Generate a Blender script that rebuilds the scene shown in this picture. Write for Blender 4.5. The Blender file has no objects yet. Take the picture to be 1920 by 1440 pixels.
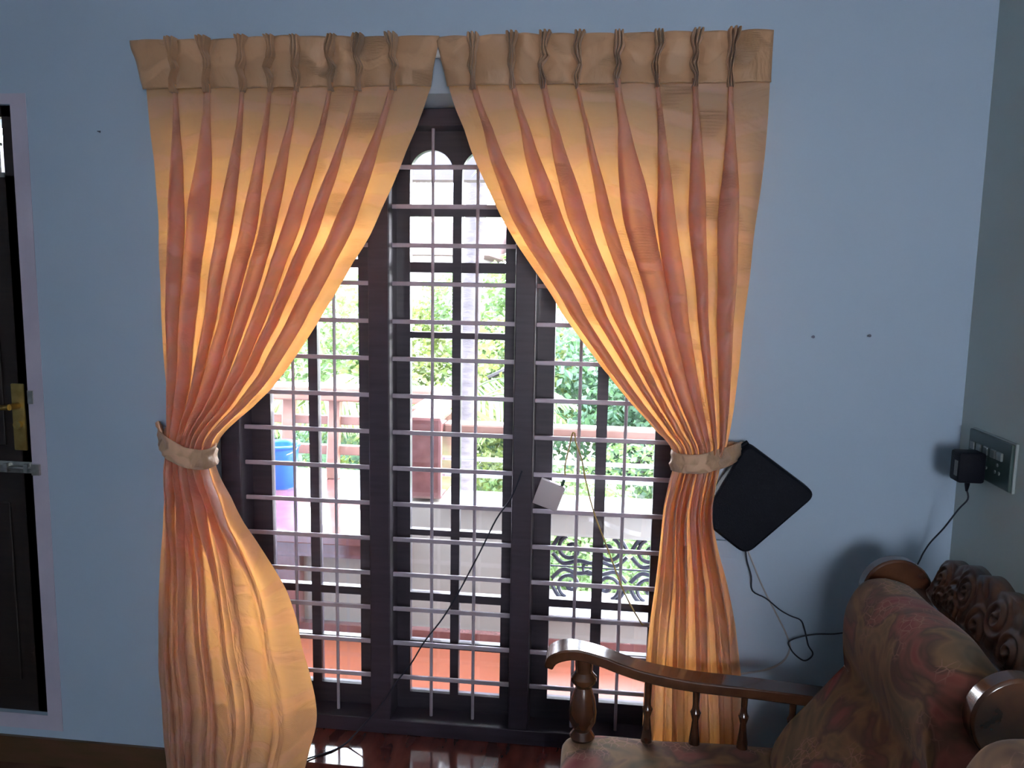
import bpy, bmesh, math, random
from mathutils import Vector, Matrix, noise
random.seed(7)
SC = bpy.context.scene
COL = SC.collection
# ------------------------------------------------------------------ camera
CAMY, CAMZ = -2.45, 1.738
def set_camera():
    yaw, pitch, roll = (math.radians(v) for v in (6.59, 7.39, 0.95))
    cy, sy, cp, sp = math.cos(yaw), math.sin(yaw), math.cos(pitch), math.sin(pitch)
    fwd = Vector((-sy*cp, cy*cp, -sp)); right = Vector((cy, sy, 0)); up = right.cross(fwd)
    r2 = right*math.cos(roll) + up*math.sin(roll); u2 = -right*math.sin(roll) + up*math.cos(roll)
    cam = bpy.data.cameras.new('camera'); o = bpy.data.objects.new('camera', cam); COL.objects.link(o)
    o.matrix_world = Matrix(((r2.x, u2.x, -fwd.x, 0), (r2.y, u2.y, -fwd.y, CAMY), (r2.z, u2.z, -fwd.z, CAMZ), (0, 0, 0, 1)))
    cam.sensor_width = 36; cam.lens = 1500/1920*36; cam.clip_start = 0.02; cam.clip_end = 200
    SC.camera = o
set_camera()
# ------------------------------------------------------------------ sky, sun, fill lamp, exposure
SC.view_settings.view_transform = 'Standard'; SC.view_settings.look = 'None'
SC.view_settings.gamma = 1; SC.view_settings.use_curve_mapping = False
SC.view_settings.exposure = 0.0
w = bpy.data.worlds.new('sky'); SC.world = w; w.use_nodes = True
nt = w.node_tree; bg = nt.nodes['Background']; bg.inputs['Strength'].default_value = 44.0
tc = nt.nodes.new('ShaderNodeTexCoord'); sep = nt.nodes.new('ShaderNodeSeparateXYZ'); rmp = nt.nodes.new('ShaderNodeValToRGB')
nt.links.new(tc.outputs['Generated'], sep.inputs[0]); nt.links.new(sep.outputs['Z'], rmp.inputs[0]); nt.links.new(rmp.outputs[0], bg.inputs[0])
rmp.color_ramp.elements[0].color = (0.95, 0.93, 1.0, 1); rmp.color_ramp.elements[1].color = (0.72, 0.84, 1.0, 1)
def lamp(name, kind, energy, loc, rot, color, **kw):
    l = bpy.data.lights.new(name, kind); l.energy = energy; l.color = color
    for k, v in kw.items(): setattr(l, k, v)
    o = bpy.data.objects.new(name, l); COL.objects.link(o); o.location = loc; o.rotation_euler = rot; return o
sun = lamp('sun', 'SUN', 7.0, (0, 0, 10), (0, 0, 0), (1.0, 0.95, 0.85), angle=math.radians(2))
sun.rotation_euler = Vector((0.75, 0.35, -0.9)).to_track_quat('-Z', 'Y').to_euler()
# added fill lamp, set in the made-up window opening behind the camera
lamp('rear_fill', 'AREA', 10, (0.5, -4.30, 1.70), (math.radians(90), 0, 0), (0.66, 0.86, 1.0), shape='RECTANGLE', size=.75, size_y=.75)

# ------------------------------------------------------------------ materials
def mat(name, color=(0.5, 0.5, 0.5), rough=0.6, metal=0.0, coat=0.0, color2=None, scale=8.0, stretch=(1, 1, 1), detail=4.0, bump=0.0, bscale=60.0, spec=0.5, lo=0.35, hi=0.65):
    m = bpy.data.materials.new(name); m.use_nodes = True; n = m.node_tree.nodes; L = m.node_tree.links
    b = n['Principled BSDF']; b.inputs['Roughness'].default_value = rough; b.inputs['Metallic'].default_value = metal
    b.inputs['Coat Weight'].default_value = coat; b.inputs['Coat Roughness'].default_value = 0.08
    b.inputs['Specular IOR Level'].default_value = spec
    b.inputs['Base Color'].default_value = (*color, 1)
    t = n.new('ShaderNodeTexCoord'); mp = n.new('ShaderNodeMapping'); mp.inputs['Scale'].default_value = stretch
    L.new(t.outputs['Object'], mp.inputs[0])
    if color2:
        nz = n.new('ShaderNodeTexNoise'); nz.inputs['Scale'].default_value = scale; nz.inputs['Detail'].default_value = detail
        L.new(mp.outputs[0], nz.inputs['Vector'])
        r = n.new('ShaderNodeValToRGB'); r.color_ramp.elements[0].position = lo; r.color_ramp.elements[1].position = hi
        r.color_ramp.elements[0].color = (*color, 1); r.color_ramp.elements[1].color = (*color2, 1)
        L.new(nz.outputs['Fac'], r.inputs[0]); L.new(r.outputs[0], b.inputs['Base Color'])
    if bump:
        nb = n.new('ShaderNodeTexNoise'); nb.inputs['Scale'].default_value = bscale; nb.inputs['Detail'].default_value = 3
        L.new(mp.outputs[0], nb.inputs['Vector'])
        bp = n.new('ShaderNodeBump'); bp.inputs['Strength'].default_value = bump; bp.inputs['Distance'].default_value = 0.01
        L.new(nb.outputs['Fac'], bp.inputs['Height']); L.new(bp.outputs[0], b.inputs['Normal'])
    return m
def wood(name, c1, c2, rough=0.35, coat=0.3, stretch=(1, 1, 12)):
    return mat(name, c1, rough, coat=coat, color2=c2, scale=6, stretch=stretch, detail=6, bump=0.05, bscale=30)

M = {}
M['wall'] = mat('blue_wall_paint', (0.325, 0.43, 0.55), 0.62, color2=(0.355, 0.46, 0.58), scale=1.3, bump=0.06, bscale=45)
M['wall_side'] = mat('grey_green_wall_paint', (0.43, 0.53, 0.52), 0.65, color2=(0.46, 0.55, 0.54), scale=1.3, bump=0.06, bscale=45)
M['white_paint'] = mat('white_paint', (0.72, 0.74, 0.76), 0.6, bump=0.04)
M['mauve_paint'] = mat('mauve_paint_band', (0.40, 0.38, 0.48), 0.6, color2=(0.46, 0.44, 0.54), scale=5, bump=0.15, bscale=25)
M['ceiling'] = mat('ceiling_paint', (0.7, 0.72, 0.74), 0.8)
M['floor'] = mat('brown_floor_tile', (0.09, 0.045, 0.03), 0.25, color2=(0.13, 0.07, 0.045), scale=6)
M['skirting'] = mat('brown_skirting_tile', (0.10, 0.045, 0.025), 0.45, color2=(0.065, 0.04, 0.015), scale=7, stretch=(1, 1, 4))
M['granite'] = mat('red_brown_granite', (0.075, 0.018, 0.014), 0.07, color2=(0.16, 0.045, 0.03), scale=9, stretch=(2, .6, 1), coat=0.6, detail=8)
M['frame'] = wood('dark_window_wood', (0.034, 0.024, 0.036), (0.046, 0.032, 0.048), 0.42, 0.2)
M['shutter'] = wood('dark_shutter_wood', (0.024, 0.019, 0.028), (0.038, 0.028, 0.038), 0.45, 0.2)
M['bar'] = mat('painted_steel_bar', (0.42, 0.36, 0.42), 0.45, metal=0.2, color2=(0.50, 0.45, 0.52), scale=14)
M['door'] = wood('dark_door_wood', (0.009, 0.005, 0.004), (0.017, 0.009, 0.006), 0.55, 0.0)
M['brass'] = mat('aged_brass', (0.55, 0.38, 0.12), 0.35, metal=0.9, color2=(0.42, 0.28, 0.08), scale=25)
M['steel'] = mat('dull_steel', (0.45, 0.45, 0.42), 0.35, metal=0.85, color2=(0.3, 0.3, 0.28), scale=30)
M['black_plastic'] = mat('black_plastic', (0.003, 0.004, 0.009), 0.6, bump=0.25, bscale=300, spec=0.18)
M['cable'] = mat('dark_cable', (0.012, 0.016, 0.03), 0.5)
M['pale_cable'] = mat('beige_cable', (0.36, 0.35, 0.36), 0.6)
M['yellow_cable'] = mat('yellow_fibre_cable', (0.50, 0.36, 0.12), 0.5)
M['box_plastic'] = mat('white_box_plastic', (0.55, 0.50, 0.52), 0.45)
M['socket'] = mat('dark_green_plate', (0.030, 0.062, 0.060), 0.35, color2=(0.04, 0.075, 0.07), scale=12)
M['socket_rim'] = mat('grey_plate_rim', (0.28, 0.33, 0.33), 0.5)
M['rocker'] = mat('grey_rocker', (0.15, 0.18, 0.18), 0.4)
M['label'] = mat('grey_sticker', (0.20, 0.21, 0.21), 0.6, color2=(0.12, 0.13, 0.13), scale=250, stretch=(1, 1, 3))
M['chair_wood'] = wood('polished_rosewood', (0.045, 0.016, 0.008), (0.095, 0.036, 0.016), 0.22, 0.7, stretch=(2, 2, 2))
M['carved_wood'] = wood('carved_rosewood', (0.040, 0.017, 0.009), (0.080, 0.034, 0.017), 0.42, 0.2, stretch=(2, 2, 2))
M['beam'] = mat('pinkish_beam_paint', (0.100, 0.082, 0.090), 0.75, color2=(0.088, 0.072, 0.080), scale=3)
M['nail'] = mat('nail_steel', (0.08, 0.09, 0.12), 0.4, metal=0.8)
M['blue_plastic'] = mat('blue_bucket_plastic', (0.014, 0.096, 0.408), 0.35)
M['cream'] = mat('cream_exterior_paint', (0.239, 0.213, 0.180), 0.75, color2=(0.226, 0.197, 0.164), scale=3)
M['white_ext'] = mat('white_exterior_paint', (0.340, 0.332, 0.336), 0.7)
M['terracotta'] = mat('terracotta_tile', (0.145, 0.037, 0.019), 0.35, color2=(0.117, 0.031, 0.014), scale=4)
M['bench'] = mat('glossy_bench_granite', (0.106, 0.041, 0.036), 0.10, color2=(0.144, 0.062, 0.058), scale=18, coat=0.8, detail=6)
M['ext_wood'] = mat('outdoor_rail_wood', (0.179, 0.086, 0.062), 0.4, color2=(0.226, 0.117, 0.086), scale=5, stretch=(2, 2, 2), coat=0.2)
M['pipe'] = mat('grey_rail_pipe', (0.55, 0.55, 0.58), 0.3, metal=0.4)
M['iron'] = mat('black_wrought_iron', (0.03, 0.03, 0.045), 0.45, metal=0.3)
M['bark'] = mat('grey_bark', (0.030, 0.026, 0.031), 0.85, color2=(0.052, 0.046, 0.053), scale=10, stretch=(1, 1, 3), bump=0.6, bscale=25)
M['roof_tile'] = mat('clay_roof', (0.058, 0.023, 0.021), 0.7, color2=(0.073, 0.035, 0.035), scale=3, stretch=(1, 1, 14))
M['house'] = mat('far_house_paint', (0.225, 0.222, 0.234), 0.8)
M['metal_roof'] = mat('grey_metal_roof', (0.042, 0.049, 0.063), 0.5)
M['far_glass'] = mat('dark_far_window', (0.06, 0.08, 0.12), 0.15)
M['earth'] = mat('garden_ground', (0.125, 0.156, 0.052), 0.95, color2=(0.234, 0.187, 0.130), scale=0.8)
def leafmat(name, c1, c2, sc=3.0):
    m = mat(name, c1, 0.45, color2=c2, scale=sc, detail=5)
    n = m.node_tree.nodes; L = m.node_tree.links; b = n['Principled BSDF']; out = n['Material Output']
    tr = n.new('ShaderNodeBsdfTranslucent'); tr.inputs[0].default_value = (c2[0], c2[1], c2[2]*0.6, 1)
    mx = n.new('ShaderNodeMixShader'); mx.inputs[0].default_value = 0.45
    L.new(b.outputs[0], mx.inputs[1]); L.new(tr.outputs[0], mx.inputs[2]); L.new(mx.outputs[0], out.inputs[0]); return m
M['leaf_a'] = leafmat('leaf_green', (0.034, 0.079, 0.029), (0.117, 0.187, 0.079))
M['leaf_b'] = leafmat('leaf_yellow_green', (0.054, 0.100, 0.029), (0.174, 0.208, 0.083))
M['leaf_c'] = leafmat('leaf_blue_green', (0.025, 0.070, 0.046), (0.083, 0.158, 0.096))
M['leaf_d'] = leafmat('leaf_palm', (0.054, 0.104, 0.038), (0.158, 0.200, 0.091))
def glassmat():
    m = bpy.data.materials.new('window_glass'); m.use_nodes = True; n = m.node_tree.nodes; L = m.node_tree.links
    n.remove(n['Principled BSDF']); out = n['Material Output']
    t = n.new('ShaderNodeBsdfTransparent'); t.inputs[0].default_value = (0.95, 0.96, 0.97, 1)
    g = n.new('ShaderNodeBsdfGlossy'); g.inputs['Roughness'].default_value = 0.03
    f = n.new('ShaderNodeFresnel'); f.inputs[0].default_value = 1.45
    mx = n.new('ShaderNodeMixShader'); L.new(f.outputs[0], mx.inputs[0]); L.new(t.outputs[0], mx.inputs[1]); L.new(g.outputs[0], mx.inputs[2])
    L.new(mx.outputs[0], out.inputs[0]); return m
M['glass'] = glassmat()
def clothmat(name, base, trans, tfac, pattern=0.5):
    """satin damask: woven swirls, fine cross threads, light shines through a single layer"""
    m = bpy.data.materials.new(name); m.use_nodes = True; n = m.node_tree.nodes; L = m.node_tree.links
    b = n['Principled BSDF']; out = n['Material Output']
    b.inputs['Roughness'].default_value = 0.5; b.inputs['Specular IOR Level'].default_value = 0.45
    b.inputs['Sheen Weight'].default_value = 0.2
    uv = n.new('ShaderNodeUVMap'); uv.uv_map = 'UVMap'
    w1 = n.new('ShaderNodeTexWave'); w1.wave_type = 'RINGS'; w1.inputs['Scale'].default_value = 2.2; w1.inputs['Distortion'].default_value = 9; w1.inputs['Detail'].default_value = 2.5; w1.inputs['Detail Scale'].default_value = 1.3
    L.new(uv.outputs[0], w1.inputs['Vector'])
    r = n.new('ShaderNodeValToRGB'); r.color_ramp.elements[0].position = 0.62; r.color_ramp.elements[1].position = 0.86
    L.new(w1.outputs['Fac'], r.inputs[0])
    # short ladder-like rows of weft floats
    mp = n.new('ShaderNodeMapping'); mp.inputs['Scale'].default_value = (6, 120, 1); L.new(uv.outputs[0], mp.inputs[0])
    w2 = n.new('ShaderNodeTexWave'); w2.bands_direction = 'Y'; w2.inputs['Scale'].default_value = 1.0; w2.inputs['Distortion'].default_value = 1.0; L.new(mp.outputs[0], w2.inputs['Vector'])
    nz = n.new('ShaderNodeTexNoise'); nz.inputs['Scale'].default_value = 5.0; nz.inputs['Detail'].default_value = 1; L.new(uv.outputs[0], nz.inputs['Vector'])
    r3 = n.new('ShaderNodeValToRGB'); r3.color_ramp.elements[0].position = 0.58; r3.color_ramp.elements[1].position = 0.62; L.new(nz.outputs['Fac'], r3.inputs[0])
    mul = n.new('ShaderNodeMath'); mul.operation = 'MULTIPLY'; L.new(w2.outputs['Fac'], mul.inputs[0]); L.new(r3.outputs[0], mul.inputs[1])
    mxm = n.new('ShaderNodeMath'); mxm.operation = 'MAXIMUM'; L.new(r.outputs[0], mxm.inputs[0]); L.new(mul.outputs[0], mxm.inputs[1])
    sc = n.new('ShaderNodeMath'); sc.operation = 'MULTIPLY'; sc.inputs[1].default_value = pattern; L.new(mxm.outputs[0], sc.inputs[0])
    mixc = n.new('ShaderNodeMix'); mixc.data_type = 'RGBA'; mixc.inputs[6].default_value = (*base, 1); mixc.inputs[7].default_value = (min(1, base[0]*1.35), min(1, base[1]*1.35), min(1, base[2]*1.4), 1)
    L.new(sc.outputs[0], mixc.inputs[0]); L.new(mixc.outputs[2], b.inputs['Base Color'])
    nb = n.new('ShaderNodeTexNoise'); nb.inputs['Scale'].default_value = 7; nb.inputs['Detail'].default_value = 4; nb.inputs['Distortion'].default_value = 0.6; L.new(uv.outputs[0], nb.inputs['Vector'])
    add = n.new('ShaderNodeMath'); add.operation = 'MULTIPLY_ADD'; add.inputs[1].default_value = 0.10; L.new(mxm.outputs[0], add.inputs[0]); L.new(nb.outputs['Fac'], add.inputs[2])
    bp = n.new('ShaderNodeBump'); bp.inputs['Strength'].default_value = 0.8; bp.inputs['Distance'].default_value = 0.02
    L.new(add.outputs[0], bp.inputs['Height']); L.new(bp.outputs[0], b.inputs['Normal'])
    tr = n.new('ShaderNodeBsdfTranslucent'); L.new(bp.outputs[0], tr.inputs['Normal'])
    mixt = n.new('ShaderNodeMix'); mixt.data_type = 'RGBA'; mixt.inputs[6].default_value = (*trans, 1); mixt.inputs[7].default_value = (trans[0]*0.93, trans[1]*0.8, trans[2]*0.7, 1)
    L.new(sc.outputs[0], mixt.inputs[0]); L.new(mixt.outputs[2], tr.inputs[0])
    mx = n.new('ShaderNodeMixShader'); mx.inputs[0].default_value = tfac
    L.new(b.outputs[0], mx.inputs[1]); L.new(tr.outputs[0], mx.inputs[2]); L.new(mx.outputs[0], out.inputs[0]); return m
M['curtain'] = clothmat('gold_satin_curtain', (0.58, 0.44, 0.36), (1.0, 0.46, 0.11), 0.60, 0.8)
M['tie_cloth'] = clothmat('gold_satin_tieback', (0.56, 0.36, 0.22), (0.8, 0.40, 0.14), 0.2, 0.8)
M['curtain_lined'] = clothmat('lined_gold_satin', (0.44, 0.26, 0.14), (0.8, 0.40, 0.14), 0.06)
def upholstery():
    m = mat('mottled_upholstery', (0.30, 0.17, 0.10), 0.75, color2=(0.20, 0.15, 0.07), scale=3.2, detail=2)
    n = m.node_tree.nodes; L = m.node_tree.links; b = n['Principled BSDF']
    b.inputs['Sheen Weight'].default_value = 0.15; b.inputs['Specular IOR Level'].default_value = 0.15
    t = n.new('ShaderNodeTexCoord')
    nz = n.new('ShaderNodeTexNoise'); nz.inputs['Scale'].default_value = 5.2; nz.inputs['Detail'].default_value = 3; nz.inputs['Distortion'].default_value = 1.0; L.new(t.outputs['Object'], nz.inputs['Vector'])
    r = n.new('ShaderNodeValToRGB'); cr = r.color_ramp
    cr.elements[0].position = 0.30; cr.elements[0].color = (0.085, 0.062, 0.028, 1)
    cr.elements[1].position = 0.70; cr.elements[1].color = (0.20, 0.022, 0.028, 1)
    for p, c in ((0.43, (0.23, 0.125, 0.055, 1)), (0.50, (0.11, 0.055, 0.035, 1)), (0.58, (0.26, 0.085, 0.06, 1))):
        e = cr.elements.new(p); e.color = c
    L.new(nz.outputs['Fac'], r.inputs[0])
    vo = n.new('ShaderNodeTexVoronoi'); vo.feature = 'DISTANCE_TO_EDGE'; vo.inputs['Scale'].default_value = 46; L.new(t.outputs['Object'], vo.inputs['Vector'])
    rv = n.new('ShaderNodeValToRGB'); rv.color_ramp.elements[0].position = 0.0; rv.color_ramp.elements[0].color = (1, 1, 1, 1); rv.color_ramp.elements[1].position = 0.07; rv.color_ramp.elements[1].color = (0, 0, 0, 1)
    L.new(vo.outputs['Distance'], rv.inputs[0])
    n2 = n.new('ShaderNodeTexNoise'); n2.inputs['Scale'].default_value = 5.5; L.new(t.outputs['Object'], n2.inputs['Vector'])
    r2 = n.new('ShaderNodeValToRGB'); r2.color_ramp.elements[0].position = 0.52; r2.color_ramp.elements[1].position = 0.58; L.new(n2.outputs['Fac'], r2.inputs[0])
    mu = n.new('ShaderNodeMath'); mu.operation = 'MULTIPLY'; L.new(rv.outputs[0], mu.inputs[0]); L.new(r2.outputs[0], mu.inputs[1])
    mx = n.new('ShaderNodeMix'); mx.data_type = 'RGBA'; L.new(mu.outputs[0], mx.inputs[0]); L.new(r.outputs[0], mx.inputs[6]); mx.inputs[7].default_value = (0.36, 0.17, 0.12, 1)
    L.new(mx.outputs[2], b.inputs['Base Color']); return m
M['fabric'] = upholstery()

# ------------------------------------------------------------------ mesh helpers
def mesh_obj(name, verts, faces, m, parent=None, smooth=False, loc=None):
    me = bpy.data.meshes.new(name); me.from_pydata([tuple(v) for v in verts], [], faces)
    if m: me.materials.append(m)
    if smooth: me.polygons.foreach_set('use_smooth', [True]*len(me.polygons))
    me.update(); o = bpy.data.objects.new(name, me); COL.objects.link(o)
    if parent: o.parent = parent
    if loc: o.location = loc
    return o
class Geo:
    def __init__(s): s.v = []; s.f = []
    def add(s, vs, fs):
        k = len(s.v); s.v += [tuple(v) for v in vs]; s.f += [tuple(i+k for i in f) for f in fs]; return s
    def box(s, x0, x1, y0, y1, z0, z1, bev=0.0, mtx=None):
        bm = bmesh.new(); bmesh.ops.create_cube(bm, size=1)
        for v in bm.verts: v.co = Vector(((x0+x1)/2+v.co.x*(x1-x0), (y0+y1)/2+v.co.y*(y1-y0), (z0+z1)/2+v.co.z*(z1-z0)))
        if bev: bmesh.ops.bevel(bm, geom=bm.edges[:], offset=bev, segments=2, affect='EDGES', profile=0.5)
        if mtx: bm.transform(mtx)
        bm.verts.index_update(); s.add([v.co.copy() for v in bm.verts], [[v.index for v in f.verts] for f in bm.faces]); bm.free(); return s
    def tube(s, pts, r, n=8, cap=True, radii=None):
        pts = [Vector(p) for p in pts]; rings = []
        up = None
        for i, p in enumerate(pts):
            d = (pts[min(i+1, len(pts)-1)]-pts[max(i-1, 0)]).normalized()
            if up is None:
                up = Vector((0, 0, 1)) if abs(d.z) < 0.9 else Vector((1, 0, 0))
            a = d.cross(up).normalized(); b = a.cross(d).normalized(); up = b
            rr = radii[i] if radii else r
            rings.append([p+(a*math.cos(t)+b*math.sin(t))*rr for t in [2*math.pi*k/n for k in range(n)]])
        vs = [v for ring in rings for v in ring]; fs = []
        for i in range(len(pts)-1):
            for k in range(n): fs.append((i*n+k, i*n+(k+1) % n, (i+1)*n+(k+1) % n, (i+1)*n+k))
        if cap: fs.append(tuple(range(n-1, -1, -1))); fs.append(tuple((len(pts)-1)*n+k for k in range(n)))
        return s.add(vs, fs)
    def lathe(s, prof, cx=0, cy=0, n=24, cz=0, square=0):
        vs = []; fs = []
        for r, z in prof:
            for k in range(n): t = 2*math.pi*k/n; vs.append((cx+r*math.cos(t), cy+r*math.sin(t), cz+z))
        m_ = len(prof)
        for i in range(m_-1):
            for k in range(n): fs.append((i*n+k, i*n+(k+1) % n, (i+1)*n+(k+1) % n, (i+1)*n+k))
        fs.append(tuple(range(n-1, -1, -1))); fs.append(tuple((m_-1)*n+k for k in range(n)))
        return s.add(vs, fs)
    def prism(s, poly, axis, a0, a1):
        """extrude a 2-D outline along x, y or z"""
        def P(u, v, a): return {'x': (a, u, v), 'y': (u, a, v), 'z': (u, v, a)}[axis]
        n = len(poly); vs = [P(u, v, a0) for u, v in poly]+[P(u, v, a1) for u, v in poly]
        fs = [tuple(range(n)), tuple(range(2*n-1, n-1, -1))]+[(i, (i+1) % n, n+(i+1) % n, n+i) for i in range(n)]
        return s.add(vs, fs)
    def build(s, name, m, parent=None, smooth=False, bevel=0, loc=None):
        off = Vector(loc) if loc is not None else None
        vs = s.v if off is None else [Vector(v)-off for v in s.v]
        o = mesh_obj(name, vs, s.f, m, parent, smooth)
        if off is not None: o.location = off
        bm = bmesh.new(); bm.from_mesh(o.data); bmesh.ops.recalc_face_normals(bm, faces=bm.faces[:])
        bm.to_mesh(o.data); bm.free()
        if bevel:
            md = o.modifiers.new('bevel', 'BEVEL'); md.width = bevel; md.segments = 2; md.limit_method = 'ANGLE'
        if smooth:
            for p in o.data.polygons: p.use_smooth = True
            if smooth != 'full':
                o.data.set_sharp_from_angle(angle=math.radians(38))
        return o
def spline(pts, n=8):
    """Catmull-Rom through pts"""
    pts = [Vector(p) for p in pts]; out = []
    for i in range(len(pts)-1):
        p0 = pts[max(i-1, 0)]; p1 = pts[i]; p2 = pts[i+1]; p3 = pts[min(i+2, len(pts)-1)]
        for k in range(n):
            t = k/n; out.append(0.5*((2*p1)+(p2-p0)*t+(2*p0-5*p1+4*p2-p3)*t*t+(3*p1-p0-3*p2+p3)*t**3))
    out.append(pts[-1]); return out
def interp(tab, z):
    """smooth x(z); tab sorted by falling z"""
    if z >= tab[0][1]: return tab[0][0]
    if z <= tab[-1][1]: return tab[-1][0]
    for i in range(len(tab)-1):
        if tab[i][1] >= z >= tab[i+1][1]:
            t = (tab[i][1]-z)/(tab[i][1]-tab[i+1][1]+1e-9)
            p0 = tab[max(i-1, 0)][0]; p1 = tab[i][0]; p2 = tab[i+1][0]; p3 = tab[min(i+2, len(tab)-1)][0]
            return 0.5*((2*p1)+(p2-p0)*t+(2*p0-5*p1+4*p2-p3)*t*t+(3*p1-p0-3*p2+p3)*t**3)
def sm(a, b, x):
    t = max(0.0, min(1.0, (x-a)/(b-a))); return t*t*(3-2*t)
def empty(name, loc=(0, 0, 0), parent=None):
    o = bpy.data.objects.new(name, None); COL.objects.link(o); o.location = loc; o.empty_display_size = 0.1
    if parent: o.parent = parent
    return o
def tag(o, label, cat, group=None, kind=None):
    o['label'] = label; o['category'] = cat
    if group: o['group'] = group
    if kind: o['kind'] = kind
    return o
def struct(o, label=None, cat=None):
    o['kind'] = 'structure'
    if label: o['label'] = label; o['category'] = cat
    return o
def kids(o): return [c for c in bpy.data.objects if c.parent == o]
def copy_tree(o, parent=None):
    c = o.copy(); COL.objects.link(c); c.parent = parent
    for ch in kids(o): copy_tree(ch, c)
    return c

# ------------------------------------------------------------------ room shell
XR = 1.046; XL = -3.4; YB = -4.35; H = 3.0; T = 0.40   # back wall thickness (room face y=0)
OX0, OX1, OZ0, OZ1 = -1.345, 0.345, 0.10, 2.290          # french window opening
DX0, DX1, DZ0, DZ1 = -2.82, -1.916, 0.184, 2.271          # door opening
g = Geo()
def wallbit(x0, x1, z0, z1): g.box(x0, x1, 0, T, z0, z1)
wallbit(XL-.2, DX0, 0, H); wallbit(DX0, DX1, 0, DZ0); wallbit(DX0, DX1, DZ1, H); wallbit(DX1, OX0, 0, H)
wallbit(OX0, OX1, 0, OZ0-.03); wallbit(OX0, OX1, OZ1, H); wallbit(OX1, XR+.2, 0, H)
struct(g.build('wall_back', M['wall']), 'pale blue painted wall behind the curtains', 'wall')
struct(Geo().box(XR, XR+.2, YB-.2, 0, 0, H).build('wall_right', M['wall_side']), 'grey green painted side wall behind the armchairs', 'wall')
g = Geo(); g.box(XL-.2, XL, YB-.2, 0, 0, H)
struct(g.build('wall_left', M['wall']), 'blue side wall left of the camera', 'wall')
g = Geo(); g.box(XL-.2, .1, YB-.2, YB, 0, H); g.box(.9, XR+.2, YB-.2, YB, 0, H); g.box(.1, .9, YB-.2, YB, 0, 1.3); g.box(.1, .9, YB-.2, YB, 2.1, H)
struct(g.build('wall_rear', M['wall']), 'blue wall with an added window opening, behind the camera', 'wall')
struct(Geo().box(XL-.2, XR+.2, YB-.2, T, H, H+.15).build('ceiling', M['ceiling']), 'white ceiling of the room', 'ceiling')
struct(Geo().box(XL-.2, XR+.2, YB-.2, 0, -.12, 0).build('floor', M['floor']), 'dark brown tiled floor of the room', 'floor')
g = Geo(); g.box(XL, OX0, -.012, 0, 0, .100); g.box(OX1, XR, -.012, 0, 0, .100); g.box(OX0, OX1, -.012, 0, 0, .070)
struct(g.build('baseboard_back', M['skirting']), 'dark brown skirting tile along the foot of the blue wall', 'baseboard')
struct(Geo().box(OX0, OX1, -.012, T, .07, OZ0, bev=.003).build('trim_1', M['granite']), 'glossy red brown granite sill below the barred window', 'sill')
g = Geo()
bw = .055
g.box(DX1, DX1+bw, -.002, 0, DZ0-bw, DZ1+bw*.6); g.box(DX0-bw, DX0, -.002, 0, DZ0-bw, DZ1+bw*.6); g.box(DX0, DX1, -.002, 0, DZ1, DZ1+bw*.6); g.box(DX0, DX1, -.002, 0, DZ0-bw, DZ0)
struct(g.build('trim_2', M['mauve_paint']), 'roughly painted mauve band around the dark door', 'trim')
# curtain rail hidden behind the headings
g = Geo(); g.tube([(-1.405, -.055, 2.39), (.405, -.055, 2.39)], .012, 10)
for x in (-1.40, -.50, .40): g.box(x-.01, x+.01, -.055, 0, 2.38, 2.40)
struct(g.build('trim_3', M['white_paint'], smooth=True), 'white curtain rail along the wall behind the pleated headings', 'curtain rail')

# ------------------------------------------------------------------ door
door = empty('door_1', (DX1, 0, DZ0)); struct(door, 'dark wooden door with a brass handle at the left edge', 'door')
def ch(geo, name, m, parent, **kw):
    """part with world coordinates under a parent that may itself be offset"""
    o = geo.build(name, m, None, **kw)
    o.parent = parent; o.matrix_parent_inverse = Matrix.Identity(4)
    off = Vector((0, 0, 0)); p = parent
    while p: off += p.location; p = p.parent
    o.location = Vector(o.location)-off if kw.get('loc') is not None else Vector((0, 0, 0))
    if kw.get('loc') is None:
        for v in o.data.vertices: v.co -= off
    return o
yd = .02
g = Geo(); g.box(DX1-.05, DX1, yd, yd+.04, DZ0, DZ1); g.box(DX0, DX0+.1, yd, yd+.04, DZ0, DZ1)
g.box(DX0, DX1, yd, yd+.04, DZ1-.035, DZ1); g.box(DX0, DX1, yd, yd+.04, DZ0, 2.05); g.box(-2.4, -2.33, yd, yd+.04, 2.05, DZ1)
for z0, z1 in ((.3, .95), (1.15, 1.95)):
    g.box(-2.72, -2.42, yd-.006, yd, z0, z1, bev=.005); g.box(-2.31, -2.02, yd-.006, yd, z0, z1, bev=.005)
ch(g, 'door_leaf', M['door'], door)
ch(Geo().box(-2.33, DX1-.045, yd+.015, yd+.02, 2.05, DZ1-.03), 'glass_pane', M['glass'], door)
g = Geo(); g.box(-2.3, DX1-.05, yd-.004, yd+.004, 2.045, 2.06)
for x in (-1.985, -2.08, -2.17): g.box(x-.005, x+.005, yd-.004, yd+.004, 2.06, 2.235)
g.box(-2.3, -1.972, yd-.004, yd+.004, 2.145, 2.155)
ch(g, 'pane_grille', M['steel'], door)
hx = -1.966
pl = ch(Geo().box(hx-.024, hx+.024, yd-.008, yd, 1.135, 1.365, bev=.004), 'handle_plate', M['brass'], door, smooth=True)
pl['label'] = 'brass handle plate'
g = Geo(); g.tube([(hx, yd-.008, 1.29), (hx, yd-.05, 1.29)], .011, 12); g.tube(spline([(hx, yd-.05, 1.29), (hx-.05, yd-.055, 1.288), (hx-.12, yd-.05, 1.287)], 5), .009, 10)
ch(g, 'lever', M['brass'], pl, smooth=True)
g = Geo(); g.tube([(hx, yd-.008, 1.225), (hx, yd-.02, 1.225)], .014, 14)
ch(g, 'lock_cylinder', M['brass'], pl, smooth=True)
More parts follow.
